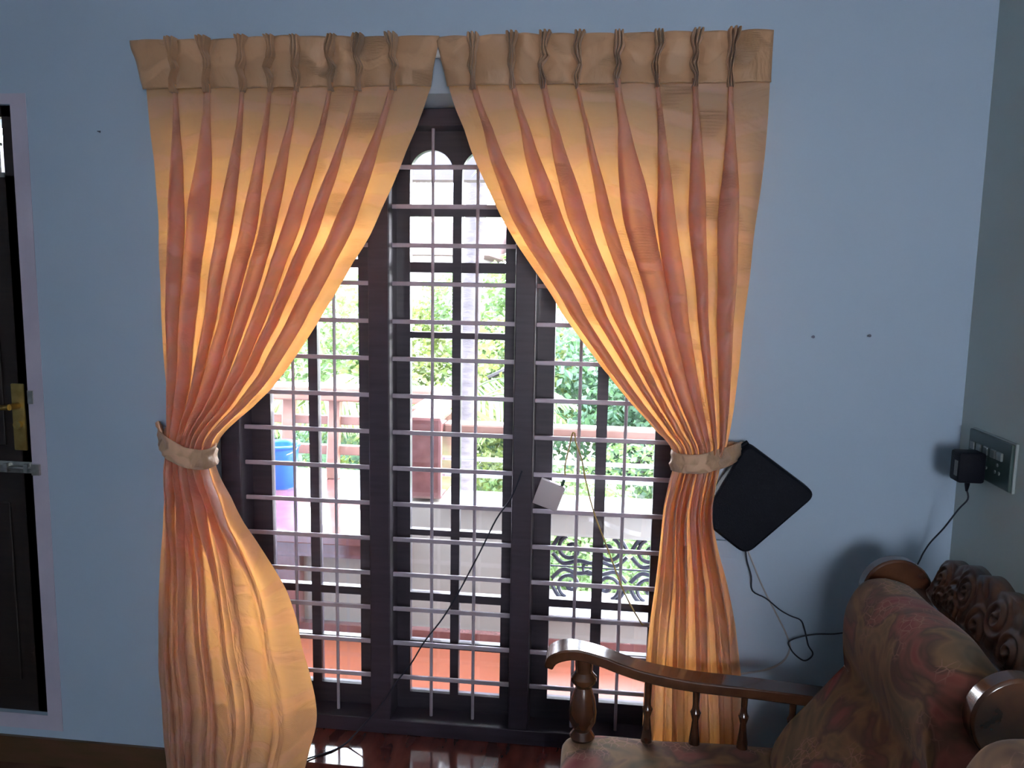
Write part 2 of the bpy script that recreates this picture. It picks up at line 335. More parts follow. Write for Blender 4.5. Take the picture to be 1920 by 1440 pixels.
g = Geo(); g.box(-2.14, -1.925, yd-.004, yd, 1.055, 1.095, bev=.001); g.tube([(-2.16, yd-.012, 1.075), (-1.895, yd-.012, 1.075)], .006, 10)
for x in (-2.10, -2.02, -1.945): g.box(x-.008, x+.008, yd-.02, yd-.002, 1.06, 1.09, bev=.002)
ch(g, 'slide_bolt', M['steel'], door, smooth=True)
g = Geo(); g.box(-1.914, -1.885, -.012, 0.0, 1.056, 1.094, bev=.002)
ch(g, 'bolt_keeper', M['steel'], door, smooth=True)
ch(Geo().box(-1.916, -1.896, -.006, 0.0, 1.30, 1.345, bev=.001), 'strike_plate', M['steel'], door)
struct(Geo().box(DX0, DX1, .05, .2, 0, DZ0+.001).build('trim_4', M['wall']), 'low sill under the dark door', 'sill')

# ------------------------------------------------------------------ french window with steel grille and glazed shutters
win = empty('window_1', (-.5, .25, OZ0)); struct(win, 'tall dark wooden french window with grey horizontal bars', 'window')
def s3(v, c=0.0, k=1.0377): return c+(v-c)*k      # measured at y=.2, moved to the glazing plane
FY0, FY1 = .195, .335
kx = lambda v: v*(2.45+.235)/2.60     # from y=.15 readings to the bar plane y=.235
kz = lambda v: CAMZ+(v-CAMZ)*(2.45+.235)/2.60
FX = [(-1.342, -1.268), (-.800, -.726), (-.300, -.230), (.262, .342)]    # jamb, mullion, mullion, jamb
fz0, fz1 = OZ0, 2.288
g = Geo()
for k in (0, 3): g.box(FX[k][0], FX[k][1], FY0, FY1, fz0, fz1, bev=.004)
g.box(FX[0][1], FX[3][0], FY0, FY1, fz1-.055, fz1, bev=.003); g.box(FX[0][1], FX[3][0], FY0, FY1, fz0, fz0+.055, bev=.003)
ch(g, 'window_frame', M['frame'], win)
for k in (1, 2): ch(Geo().box(FX[k][0], FX[k][1], FY0-.004, FY1, fz0+.055, fz1-.055, bev=.005), 'mullion', M['frame'], win)
bays = [(FX[0][1], FX[1][0]), (FX[1][1], FX[2][0]), (FX[2][1], FX[3][0])]
BY = .235
for bx0, bx1 in bays:
    for k in range(15):
        z = kz(.348+.1248*k)
        ch(Geo().box(bx0-.003, bx1+.003, BY-.005, BY+.005, z-.0075, z+.0075, bev=.002), 'horizontal_bar', M['bar'], win)
for x in (-1.055, -.908, -.570, -.422, -.076, .076):
    x = kx(x)
    ch(Geo().tube([(x, BY+.009, fz0+.045), (x, BY+.009, fz1-.05)], .0058, 8), 'vertical_bar', M['bar'], win, smooth=True)
# shutters at y = .29 .. .32
SY0, SY1 = .290, .322
q = (2.45+.30)/2.65; qx = lambda v: v*q; qz = lambda v: CAMZ+(v-CAMZ)*(2.45+.30)/2.67
rows_c = [(2.159, 1.983, 'arch'), (1.944, 1.793, ''), (1.759, 1.559, ''), (1.538, .866, ''), (.845, .635, ''), (.606, .456, ''), (.430, .262, '')]
rows_s = [(2.200, 1.983, ''), (1.944, 1.800, ''), (1.772, .641, ''), (.613, .455, ''), (.437, .274, '')]
def shutter(x0, x1, cols, rows):
    sh = empty('glazed_shutter', (0, 0, 0)); sh.parent = win; sh.location = -Vector(win.location)
    g = Geo()
    cols = [(qx(a), qx(b)) for a, b in cols]
    rz = [(qz(a), qz(b), t) for a, b, t in rows]
    zt, zb = fz1-.052, fz0+.052
    g.box(x0, cols[0][0], SY0, SY1, zb, zt); g.box(cols[-1][1], x1, SY0, SY1, zb, zt)
    for a, b in zip(cols[:-1], cols[1:]): g.box(a[1], b[0], SY0, SY1, zb, zt)
    for c0, c1 in cols:
        z = zt
        for top, bot, t in rz:
            g.box(c0, c1, SY0+.002, SY1-.002, top, z)
            if t:   # arch spandrels
                r = (c1-c0)/2; cx = (c0+c1)/2; sp = top-r
                for sgn in (-1, 1):
                    poly = [(cx+sgn*r, top+.001)]+[(cx+sgn*r*math.cos(a), sp+r*math.sin(a)) for a in [math.pi/2*i/10 for i in range(11)]]
                    g.prism(poly, 'y', SY0+.002, SY1-.002)
            z = bot
        g.box(c0, c1, SY0, SY1, zb, z)
    o = g.build('sash', M['shutter'], sh)
    for c0, c1 in cols:
        gp = Geo().box(c0-.004, c1+.004, SY0+.013, SY0+.017, rz[-1][1]-.004, rz[0][0]+.004).build('glass_pane', M['glass'], sh)
shutter(bays[0][0], bays[0][1], [(-1.152, -1.013), (-.980, -.833)], rows_s)
shutter(bays[1][0], bays[1][1], [(-.654, -.510), (-.480, -.332)], rows_c)
shutter(bays[2][0], bays[2][1], [(-.164, -.020), (.016, .175)], rows_s)
# unseen rear window, added and sized to let fill light into the room
x0, x1, y0, y1, z0, z1 = .1, .9, YB-.12, YB-.06, 1.3, 2.1
g = Geo()
for a, b in ((x0, x0+.06), (x1-.06, x1), (.48, .52)): g.box(a, b, y0, y1, z0, z1)
g.box(x0, x1, y0, y1, z0, z0+.06); g.box(x0, x1, y0, y1, z1-.06, z1)
struct(g.build('fill_window', M['frame']), 'dark wooden window frame added behind the camera for the fill light', 'window')

# ------------------------------------------------------------------ curtains
LC_IN = [(-0.521, 2.305), (-0.533, 2.268), (-0.565, 2.179), (-0.596, 2.112), (-0.628, 2.036), (-0.669, 1.951), (-0.71, 1.865), (-0.76, 1.786), (-0.827, 1.674), (-0.879, 1.592), (-0.931, 1.517), (-0.983, 1.442), (-1.036, 1.382), (-1.089, 1.33), (-1.143, 1.286), (-1.19, 1.24), (-1.212, 1.2), (-1.222, 1.165), (-1.205, 1.10), (-1.172, 1.036), (-1.132, 0.95), (-1.084, 0.874), (-1.041, 0.806), (-0.998, 0.729), (-0.968, 0.641), (-0.949, 0.544), (-0.924, 0.455), (-0.907, 0.364), (-0.905, 0.272), (-0.93, 0.17), (-0.96, 0.04)]
LC_OUT = [(-1.401, 2.315), (-1.395, 2.192), (-1.388, 2.082), (-1.384, 1.923), (-1.385, 1.761), (-1.383, 1.597), (-1.378, 1.43), (-1.373, 1.295), (-1.372, 1.209), (-1.387, 1.121), (-1.398, 0.981), (-1.414, 0.82), (-1.43, 0.674), (-1.443, 0.452), (-1.44, 0.302), (-1.438, 0.169), (-1.43, 0.04)]
RC_IN = [(-0.474, 2.305), (-0.455, 2.238), (-0.426, 2.171), (-0.399, 2.096), (-0.359, 2.013), (-0.311, 1.915), (-0.263, 1.839), (-0.214, 1.771), (-0.166, 1.705), (-0.126, 1.64), (-0.085, 1.587), (-0.037, 1.525), (0.012, 1.464), (0.085, 1.379), (0.157, 1.302), (0.200, 1.26), (0.213, 1.212), (0.202, 1.152), (0.189, 1.078), (0.182, 0.963), (0.173, 0.829), (0.162, 0.693), (0.155, 0.521), (0.154, 0.31), (.154, .04)]
RC_OUT = [(0.43, 2.294), (0.43, 2.167), (0.425, 2.037), (0.412, 1.891), (0.405, 1.757), (0.394, 1.621), (0.389, 1.498), (0.38, 1.374), (0.368, 1.279), (0.350, 1.214), (0.335, 1.069), (0.355, 0.956), (0.389, 0.842), (0.42, 0.711), (0.444, 0.56), (0.465, 0.338), (.475, .04)]
# half of one pleat's cross-section: (x offset, depth), x in units of the pleat's own width
PROF = [(-.07, .0), (-.05, .05), (-.06, .10), (-.15, .22), (-.27, .38), (-.30, .62), (-.17, .92), (0, 1.02), (.17, .92), (.30, .62), (.27, .38), (.15, .22), (.06, .10), (.05, .05), (.07, .0)]
ZH = 2.288      # lower edge of the stiffened heading
ZT = 1.205      # tie height
def curtain(name, label, outer, inner, pleats, top, tip, lower, seed, base_y=-.085, zbot=.03, unfold=(), wave=(0, 3)):
    rnd = random.Random(seed)
    root = empty(name, ((outer[0][0]+inner[0][0])/2, base_y, 0))
    tag(root, label, 'curtain', 'gold satin curtains over the french window')
    off = Vector(root.location)
    left_first = outer[0][0] < inner[0][0]
    xa, xb = (outer[0][0], inner[0][0]) if left_first else (inner[0][0], outer[0][0])
    Lt, Rt = (outer, inner) if left_first else (inner, outer)
    W = xb-xa
    us = [(p-xa)/W for p in pleats]
    n = len(us)
    # list of (u, kind) samples: flats between pleats sampled 8x, pleats by PROF
    half = [(us[i+1]-us[i])/2 for i in range(n-1)]
    samples = []      # (u_center, dx_coeff, depth, pleat index, flatpos)
    def pw(i):
        a = half[i-1] if i > 0 else half[0]; b = half[i] if i < n-1 else half[-1]
        return min(a, b)*2
    UF = lambda i: unfold[i] if 0 <= i < len(unfold) else 0.0
    prof_s = spline([(a, b, 0) for a, b in PROF], 3)
    rows_n = 190
    params = [(rnd.uniform(.75, 1.25), rnd.uniform(-.10, .10), rnd.uniform(0, 6), rnd.uniform(.9, 1.25)) for _ in range(n)]
    cols = []
    # edge flat
    ne = 9
    for k in range(ne): cols.append(('flat', 0.0, us[0]-pw(0)*.07, k/ne, -1, None))
    for i in range(n):
        for kk, p in enumerate(prof_s): cols.append(('pl', us[i], p.x*pw(i), p.y, i, pw(i), kk/(len(prof_s)-1)))
        a = us[i]+pw(i)*.07
        b = us[i+1]-pw(i+1)*.07 if i < n-1 else 1.0
        m_ = 9
        for k in range(1, m_+1 if i == n-1 else m_): cols.append(('flat', a, b, k/m_, i, None))
    nc = len(cols)
    verts = []; uvs = []
    arc = 0
    z0 = ZH+.012
    for r in range(rows_n+1):
        t = r/rows_n; z = z0-(z0-zbot)*t
        Lx = interp(Lt, z); Rx = interp(Rt, z); Wd = Rx-Lx
        openw = .22+.78*sm(ZH-.01, ZH-.42, z)           # pleats open out below the heading
        amp = .016+.034*sm(ZH, ZH-.4, z)
        tie = math.exp(-((z-ZT)/.10)**2)
        low = sm(ZT-.02, ZT-.55, z)
        for j, c in enumerate(cols):
            if c[0] == 'flat':
                ia, ib = c[4], c[4]+1
                ua = c[1]+(pw(ia)*.16*UF(ia)*low if ia >= 0 else 0); ub = c[2]-(pw(ib)*.16*UF(ib)*low if ib < n else 0)
                u = ua+(ub-ua)*c[3]; d = 0.0
                # gentle sag of the cloth between pleats
                d = .22*math.sin(math.pi*c[3])*(1 if c[4] % 2 else -.6)*sm(ZH, ZH-.3, z)
                i = max(0, c[4])
            else:
                i = c[4]; wv, lean, ph, am = params[i]
                grow = openw*wv*(1+.15*math.sin(3.1*z+ph))*1.25
                un = UF(i)*low; s_ = c[6]
                grow *= 1-.9*un
                u = c[1]+c[2]*grow+(-.23+.46*s_)*c[5]*un+(1-un)*0+lean*(1-un)*c[3]*c[5]*sm(ZH, ZH-.6, z)*2.0
                d = c[3]*am*(1-un)+un*.30*am*math.sin(math.pi*s_)
            u = lower(u, z) if lower else u
            a_ = amp*(1-.35*tie)
            x = Lx+Wd*u
            y = base_y-d*a_
            y -= (.022*tie+.012)*math.sin(math.pi*max(0, min(1, u)))
            y += sm(ZT-.0, ZT-.25, z)*wave[0]*math.sin(2*math.pi*wave[1]*(u+.03*math.sin(z*4)))*(1+.3*math.sin(u*9))
            y -= low*.018*math.sin(math.pi*max(0, min(1, u)))
            nz = noise.noise(Vector((x*3.2+seed, z*1.7, 0)))*.014+noise.noise(Vector((x*11+seed, z*6.5+x*5, 3)))*.0075
            nz *= sm(ZH+.01, ZH-.25, z)*(1-.6*tie)
            x += noise.noise(Vector((u*9+seed, z*2.4, 7)))*.010*sm(ZH, ZH-.3, z)*math.sin(math.pi*max(0, min(1, u)))*(1-.5*tie)
            y += nz
            y = min(y, -.020)
            zz = z
            if z < .5: zz = z+(0.5-z)/.5*hem(u, seed)
            verts.append((x-off.x, y-off.y, zz)); uvs.append((j/nc*2.6, z*1.05))
    faces = [(r*nc+j, (r+1)*nc+j, (r+1)*nc+j+1, r*nc+j+1) for r in range(rows_n) for j in range(nc-1)]
    o = mesh_obj('drape', verts, faces, M['curtain'], root, True)
    uvl = o.data.uv_layers.new(name='UVMap'); 
    for lp in o.data.loops: uvl.data[lp.index].uv = uvs[lp.vertex_index]
    # ---- stiffened heading band, bowed slightly between pleats
    hv = []; hu = []; rows_h = 22
    marks = [xa]+list(pleats)+[xb]
    hc = []
    for k in range(len(marks)-1):
        for s_ in range(10): hc.append((k, s_/10))
    hc.append((len(marks)-2, 1.0))
    th = len(hc)
    for layer in (0, 1):
        for r in range(rows_h+1):
            t = r/rows_h
            z = top-(top-ZH)*t
            for j, (k, s_) in enumerate(hc):
                x0_ = marks[k] if k > 0 else (tip[0]+(xa-tip[0])*t)
                x1_ = marks[k+1] if k+1 < len(marks)-1 else (tip[1]+(xb-tip[1])*t)
                x = x0_+(x1_-x0_)*s_
                pin = min(s_ if k > 0 else 1, (1-s_) if k < len(marks)-2 else 1)
                y = base_y-.017-.010*math.sin(math.pi*s_)+noise.noise(Vector((x*9+seed, z*14, 0)))*.014+noise.noise(Vector((x*22+z*12+seed, z*26, 4)))*.006+.008*math.exp(-(pin/.12)**2)
                zz = z+(noise.noise(Vector((x*2.6+seed, 1, 0)))*.006+noise.noise(Vector((x*9, seed, 0)))*.003)*(1-t)
                hv.append((x-off.x, y-off.y+layer*.003, zz)); hu.append((x*1.6, z*1.05))
    hf = []
    R_ = (rows_h+1)*th
    for r in range(rows_h):
        for j in range(th-1):
            a = r*th+j; hf.append((a, a+th, a+th+1, a+1)); hf.append((R_+a, R_+a+1, R_+a+th+1, R_+a+th))
    for j in range(th-1): hf.append((j, j+1, R_+j+1, R_+j)); b = rows_h*th+j; hf.append((b, R_+b, R_+b+1, b+1))
    for r in range(rows_h): a = r*th; hf.append((a, R_+a, R_+a+th, a+th)); b = a+th-1; hf.append((b, b+th, R_+b+th, R_+b))
    ho = mesh_obj('heading_band', hv, hf, M['curtain_lined'], root, True)
    uvl = ho.data.uv_layers.new(name='UVMap')
    for lp in ho.data.loops: uvl.data[lp.index].uv = hu[lp.vertex_index]
    # ---- triple pinch pleats
    for i, px in enumerate(pleats):
        zig = [rnd.uniform(-.006, .006) for _ in range(3)]+[rnd.uniform(.004, .010)*rnd.choice((-1, 1)), rnd.uniform(-.004, .004), 0]
        zs = [top+.004, top-.035, top-.06, top-.085, top-.115, ZH-.012]
        def zx(z):
            for a in range(5):
                if zs[a] >= z >= zs[a+1]:
                    t = (zs[a]-z)/(zs[a]-zs[a+1]); return zig[a]*(1-t)+zig[a+1]*t
            return 0
        pv = []; pf = []; pu = []
        prof = []
        for fgr in (-1, 0, 1):
            for dx, dd in ((-.44, .05), (-.34, .55), (-.27, .92), (0, 1.05), (.27, .92), (.34, .55), (.44, .05)): prof.append((fgr+dx, dd))
        nr = 26
        for r in range(nr+1):
            t = r/nr; z = zs[0]-(zs[0]-zs[-1])*t
            wd = .0078*(1.15-.55*t+.25*math.exp(-((t-.0)/.2)**2)); dp = (.036-.012*t)*(.9+.15*math.sin(t*9+i))
            for fx, dd in prof:
                mid = 1.15 if abs(fx) < .5 else 1
                pv.append((px+zx(z)+fx*wd-off.x+(fx*.002*math.sin(t*14+i)), base_y-.012-dp*dd*mid-off.y, z)); pu.append((px*1.6+fx*.02, z*1.05))
        m_ = len(prof)
        for r in range(nr):
            for j in range(m_-1): pf.append((r*m_+j, (r+1)*m_+j, (r+1)*m_+j+1, r*m_+j+1))
        pf.append(tuple(range(m_)))
        po = mesh_obj('pinch_pleat', pv, pf, M['curtain_lined'], root, False)
        uvl = po.data.uv_layers.new(name='UVMap')
        for lp in po.data.loops: uvl.data[lp.index].uv = pu[lp.vertex_index]
        sd = po.modifiers.new('cloth_thickness', 'SOLIDIFY'); sd.thickness = .0008
    return root
def hem(u, seed):
    return .02*math.sin(u*17+seed)+.012*noise.noise(Vector((u*8, seed, 0)))
def lower_left(u, z):
    f = sm(ZT-.05, ZT-.55, z)
    return u+f*(-.25*math.sin(math.pi*max(0, min(1, u)))*(.3+.7*u))
curtain('curtain', 'left gold satin curtain, tied back, its lower half billowing out towards the window',
        LC_OUT, LC_IN, [-1.301, -1.198, -1.087, -1.001, -.921, -.816, -.736, -.631], 2.428, (-1.437, -.496), lower_left, 3.0, unfold=(.6, .95, .5, .95, .7, .95, .9, 1.0), wave=(.012, 3.2))
curtain('curtain', 'right gold satin curtain, tied back beside the black box, hanging straight behind the armchair',
        RC_OUT, RC_IN, [-.398, -.284, -.197, -.101, .011, .122, .225, .322], 2.424, (-.506, .430), None, 11.0, unfold=(1, .95, .85, .95, .8, .95, .9, .95), wave=(.022, 4.3))

def tieback(label, pts, width, hook):
    """cloth ribbon wrapped round the gathered curtain; pts run round the bunch"""
    c = Vector(pts[0])
    p = spline(pts, 8); n = len(p); vs = []; fs = []; uv = []
    for i, a in enumerate(p):
        d = (p[min(i+1, n-1)]-p[max(i-1, 0)]).normalized()
        side = Vector((0, 0, 1))-d*d.z; side.normalize()
        nrm = d.cross(side)
        wv = width*(1-.32*math.exp(-(i/5)**2)-.32*math.exp(-((n-1-i)/5)**2))
        for k in range(7):
            s = k/6-.5
            cr = noise.noise(Vector((i*.16, s*9, width*100)))*.009+noise.noise(Vector((i*.6, s*4, 5)))*.004
            vs.append(a+side*s*wv+nrm*(cr-.003*math.cos(s*math.pi))-c); uv.append((i/n*1.5, s*.08))
    for i in range(n-1):
        for k in range(6): fs.append((i*7+k, i*7+k+1, (i+1)*7+k+1, (i+1)*7+k))
    root = empty('curtain_tieback', c); tag(root, label, 'tieback', 'cloth curtain tiebacks')
    o = mesh_obj('band', vs, fs, M['tie_cloth'], root, True)
    uvl = o.data.uv_layers.new(name='UVMap')
    for lp in o.data.loops: uvl.data[lp.index].uv = uv[lp.vertex_index]
    sd = o.modifiers.new('cloth_thickness', 'SOLIDIFY'); sd.thickness = .003; sd.offset = 0
    h = Vector(hook)-c
    g = Geo(); g.tube([(h.x, -c.y, h.z), (h.x, h.y, h.z)], .003, 8)
    ring = [(h.x+.012*math.cos(t), h.y, h.z+.012*math.sin(t)) for t in [2*math.pi*k/12 for k in range(13)]]
    g.tube(ring, .002, 6, cap=False); g.build('wall_hook', M['steel'], root, smooth=True)
tieback('gold cloth tieback knotted on the wall hook at the left curtain',
        [(-1.425, -.03, 1.228), (-1.41, -.075, 1.242), (-1.385, -.125, 1.238), (-1.34, -.162, 1.210), (-1.28, -.172, 1.183), (-1.225, -.155, 1.172), (-1.205, -.11, 1.178), (-1.23, -.055, 1.19), (-1.3, -.030, 1.2), (-1.38, -.028, 1.215), (-1.42, -.028, 1.225)], .062, (-1.425, -.022, 1.235))
tieback('gold cloth tieback pulled level to the hook at the black box',
        [(.415, -.035, 1.252), (.395, -.075, 1.247), (.35, -.125, 1.238), (.29, -.158, 1.226), (.235, -.15, 1.222), (.205, -.11, 1.222), (.225, -.055, 1.225), (.3, -.030, 1.23), (.38, -.028, 1.24), (.412, -.03, 1.25)], .056, (.42, -.022, 1.258))

# ------------------------------------------------------------------ wall things on the right
# black box-shaped router hung askew
rt = empty('wifi_router', (.466, -.045, 1.10)); tag(rt, 'black box-shaped router hung at a slant on the blue wall beside the curtain', 'router')
def rounded(poly, r, n=6):
    out = []; m_ = len(poly)
    for i in range(m_):
        p = Vector(poly[i]); a = (Vector(poly[i-1])-p).normalized(); b = (Vector(poly[(i+1) % m_])-p).normalized()
        s = p+a*r; e = p+b*r
        for k in range(n+1):
            t = k/n; out.append(tuple((1-t)**2*s+2*t*(1-t)*p+t*t*e))
    return out
poly = rounded([(.425, 1.277), (.634, 1.128), (.440, .930), (.300, 1.035)], .035)
g = Geo().prism([(a-.466, b-1.10) for a, b in poly], 'y', -.028, .028)
g.build('case', M['black_plastic'], rt, smooth=True, bevel=.008)
g = Geo()
for k in range(9):
    t = (k+1)/10; x = .425+(.634-.425)*t-.466; z = 1.277+(1.128-1.277)*t-1.10
    g.box(-.010, .010, -.02, .02, -.003, .003, mtx=Matrix.Translation((x-.006, 0, z-.008)) @ Matrix.Rotation(math.radians(35), 4, 'Y'))
g.build('vent_ribs', M['black_plastic'], rt)
g = Geo(); g.tube([(-.035, .0, .172), (-.055, -.004, .158), (-.068, 0, .13)], .007, 8); g.box(-.07, -.045, -.012, .012, .085, .13, bev=.003)
g.build('port_plug', M['black_plastic'], rt, smooth=True)
# socket plate on the side wall
so = empty('switch_socket_plate', (XR, -.212, 1.285)); tag(so, 'dark green switch and socket plate on the grey side wall above the armchair', 'socket')
Geo().box(-.008, 0, -.122, .121, -.066, .064, bev=.002).build('wall_box_rim', M['socket_rim'], so)
Geo().box(-.016, -.006, -.118, .121, -.063, .061, bev=.003).build('face_plate', M['socket'], so)
for k, yy in enumerate((.088, .052, .010, -.030, -.066)):
    Geo().box(-.022, -.015, yy-.013, yy+.013, .008, .030, bev=.002).build('rocker_switch', M['rocker'], so)
for yy in (.015, -.055):
    g = Geo()
    for dy, dz in ((0, .006), (-.011, -.014), (.011, -.014)): g.tube([(-.0185, yy+dy, -.012+dz), (-.015, yy+dy, -.012+dz)], .0045, 10)
    g.build('socket_holes', M['rocker'], so)
# power adapter, plugged in, with its thin cord running behind the armchair to the router
ad = empty('power_adapter', (.995, -.185, 1.262)); tag(ad, 'black power adapter plugged into the wall plate, thin dark cord trailing to the router', 'adapter')
Geo().box(-.038, .032, -.030, .030, -.048, .036, bev=.008).build('body', M['black_plastic'], ad, smooth=True)
sk = Geo().box(-.0390, -.0378, -.022, -.004, -.030, .012).build('sticker', M['label'], ad); sk['label'] = 'small grey rating sticker'
Geo().lathe([(.007, -.0), (.0065, -.012), (.003, -.03)], 0, -.0, 12, -.046).build('strain_relief', M['black_plastic'], ad, smooth=True)
cord = [(.995, -.185, 1.19), (.998, -.19, 1.165), (.985, -.17, 1.13), (.972, -.12, 1.06), (.965, -.06, 1.00), (.958, -.03, .955), (.945, -.03, .92), (.90, -.03, .82), (.84, -.03, .73), (.743, -.03, .690), (.668, -.03, .681), (.621, -.028, .668), (.591, -.022, .648), (.597, -.02, .627), (.612, -.02, .607), (.639, -.02, .589), (.658, -.02, .598), (.665, -.02, .615), (.651, -.02, .637), (.644, -.02, .661), (.634, -.02, .695), (.622, -.02, .719), (.59, -.02, .731), (.557, -.02, .749), (.515, -.02, .782), (.474, -.02, .803), (.468, -.02, .85), (.452, -.022, .90), (.443, -.03, .955)]
g = Geo(); g.tube([Vector(p)-Vector(ad.location) for p in spline(cord, 4)], .0023, 6); g.build('cord', M['cable'], ad, smooth=True)
pale = spline([(.452, -.012, .935), (.506, -.006, .814), (.551, -.006, .731), (.586, -.006, .665), (.6, -.006, .622), (.583, -.006, .577), (.537, -.006, .546), (.465, -.006, .526), (.42, -.006, .51)], 6)
o = Geo().tube(pale, .003, 6).build('wall_cable', M['pale_cable'], smooth=True, loc=(.5, 0, .7)); tag(o, 'thin pale cable curving down the blue wall from the black router', 'cable')
o = Geo().box(.395-.07, .425, -.012, 0, .90, .955, bev=.003).build('cable_box', M['wall'], smooth=True, loc=(.39, 0, .92)); tag(o, 'small wall-coloured cable box half hidden behind curtain and black router', 'box')
for x, z, lb in ((.606, 1.586, 'small dark nail in the blue wall, the one nearer the curtain'), (.764, 1.593, 'small dark nail in the blue wall, the one nearer the room corner')):
    g = Geo(); g.tube([(x, 0, z), (x, -.018, z+.002)], .0018, 8); g.tube([(x, -.018, z+.002), (x, -.0195, z+.002)], .0045, 10)
    tag(g.build('wall_nail', M['nail'], smooth=True, loc=(x, 0, z)), lb, 'nail', 'nails in the blue wall')
x, z = -1.608, 2.182
g = Geo(); g.tube([(x-.004, 0, z), (x-.004, -.014, z+.001), (x+.006, -.014, z+.001)], .0015, 8)
tag(g.build('wall_nail', M['nail'], smooth=True, loc=(x, 0, z)), 'tiny bent nail high in the blue wall left of the curtains', 'nail', 'nails in the blue wall')

# ------------------------------------------------------------------ things on the window
bx = empty('junction_box', (-.174, .205, 1.016)); tag(bx, 'small white square box hung askew on the window bars', 'box')
m_ = Matrix.Rotation(math.radians(19), 4, 'Y')
Geo().box(-.043, .043, -.014, .014, -.045, .045, bev=.003, mtx=m_).build('case', M['box_plastic'], bx, smooth=True)
Geo().box(.041, .045, -.012, .012, -.04, .04, bev=.001, mtx=m_).build('side_cover', M['white_paint'], bx)
g = Geo(); g.box(.026, .036, -.006, .006, .044, .066, bev=.002, mtx=m_).build('connector', M['leaf_c'], bx)
g = Geo(); g.tube(spline([(-.120, .205, 1.085), (-.121, .212, 1.121), (-.108, .220, 1.186), (-.100, .222, 1.226), (-.092, .222, 1.226), (-.087, .222, 1.195), (-.067, .222, 1.141), (-.051, .221, 1.068), (-.020, .221, .958), (.032, .221, .828), (.092, .221, .679), (.150, .221, .577), (.162, .222, .565)], 6), .0028, 6)
tag(g.build('fibre_cable', M['yellow_cable'], smooth=True, loc=(-.09, .21, 1.0)), 'thin yellow cable looped over a window bar above the white box', 'cable')
g = Geo(); g.tube(spline([(-.265, .185, 1.1), (-.300, .185, 1.005), (-.354, .21, .918), (-.408, .21, .801), (-.482, .21, .651), (-.539, .21, .549), (-.606, .21, .455), (-.654, .20, .371), (-.70, .185, .31), (-.76, .16, .22), (-.84, .12, .13), (-.87, .10, .104), (-.90, .06, .103), (-.935, .03, .103), (-.99, -.02, .100), (-1.02, -.03, .05), (-1.03, -.05, .004)], 5), .0030, 6)
tag(g.build('black_cable', M['cable'], smooth=True, loc=(-.5, .2, .5)), 'thin black cable slanting across the middle window bars down to the granite sill', 'cable')

# ------------------------------------------------------------------ armchair
ac = empty('armchair', (.35, -.62, 0)); tag(ac, 'carved dark wooden armchair with mottled red and olive cushions in front of the right curtain', 'armchair', 'carved wooden armchairs along the side wall')
AO = Vector(ac.location)
def part(g, name, m, parent=None, **kw):
    g.v = [tuple(Vector(v)-AO) for v in g.v]
    return g.build(name, m, parent or ac, **kw)
YF, YN = -.30, -.94      # far and near sides
arm_path = [(-.129, .662), (-.117, .690), (-.080, .706), (-.035, .705), (.021, .692), (.081, .672), (.155, .654), (.273, .639), (.418, .632), (.533, .625), (.66, .617), (.77, .612)]
seat_z = .445
for ys in (YF, YN):
    p = spline([(a, 0, b) for a, b in arm_path], 5); g = Geo(); vs = []; fs = []; n = len(p)
    for i, a in enumerate(p):
        d = (p[min(i+1, n-1)]-p[max(i-1, 0)]).normalized(); nr = Vector((-d.z, 0, d.x))
        t = i/(n-1); hw = .036+.006*math.sin(min(1, t*4)*math.pi); ht = .0155*(.75+.25*min(1, i/4))
        for sy, sn in ((-1, 1), (1, 1), (1, -1), (-1, -1)): vs.append((a.x+nr.x*sn*ht, ys+sy*hw, a.z+nr.z*sn*ht))
    for i in range(n-1):
        for k in range(4): fs.append((i*4+k, i*4+(k+1) % 4, (i+1)*4+(k+1) % 4, (i+1)*4+k))
    fs.append((3, 2, 1, 0)); fs.append(tuple((n-1)*4+k for k in range(4)))
    g.add(vs, fs); part(g, 'armrest', M['chair_wood'], smooth=True, bevel=.006)
    # turned front post, square block under the arm
    g = Geo(); prof = [(.030, 0), (.030, .06), (.022, .07), (.022, .30), (.034, .36), (.038, .42), (.028, .434), (.033, .445), (.036, .452), (.030, .462), (.024, .470), (.030, .482), (.0385, .50), (.040, .53), (.035, .56), (.027, .585), (.022, .60), (.026, .606), (.036, .618), (.037, .630), (.028, .640), (.024, .646), (.026, .668), (.026, .695)]
    g.lathe(prof, -.030, ys, 28); part(g, 'front_post', M['chair_wood'], smooth=True)
    for x in (.151, .284, .415, .546):
        zt = .66-.03*sm(-.0, .5, x)-.012
        g = Geo(); g.lathe([(.017, .43), (.015, .47), (.011, .50), (.009, .525), (.013, .54), (.015, .548), (.010, .558), (.009, .57), (.010, .60), (.011, zt)], x, ys, 16)
        part(g, 'spindle', M['chair_wood'], smooth=True)
    # reclined rear stile ending in a round ear
    g = Geo()
    g.prism([(.75, .35), (.80, .35), (.86, .92), (.80, .97), (.77, .50)], 'y', ys-.018, ys+.018)
    cx, cz, R_ = .788, .937, .089
    g.prism([(cx+R_*math.cos(t), cz+R_*math.sin(t)) for t in [2*math.pi*k/40 for k in range(40)]], 'y', ys-.022, ys+.022)
    part(g, 'back_stile', M['chair_wood'], smooth=True, bevel=.006)
    g = Geo(); g.prism([(.74, 0), (.79, 0), (.80, .4), (.75, .4)], 'y', ys-.022, ys+.022)
    part(g, 'rear_leg', M['chair_wood'], bevel=.004)
g = Geo(); g.box(-.05, .77, YN+.02, YF-.02, .30, .335); g.box(-.06, -.03, YN+.02, YF-.02, .27, .34, bev=.004)
for ys in (YF, YN): g.box(-.03, .77, ys-.014, ys+.014, .27, .44, bev=.004)
part(g, 'seat_frame', M['chair_wood'])
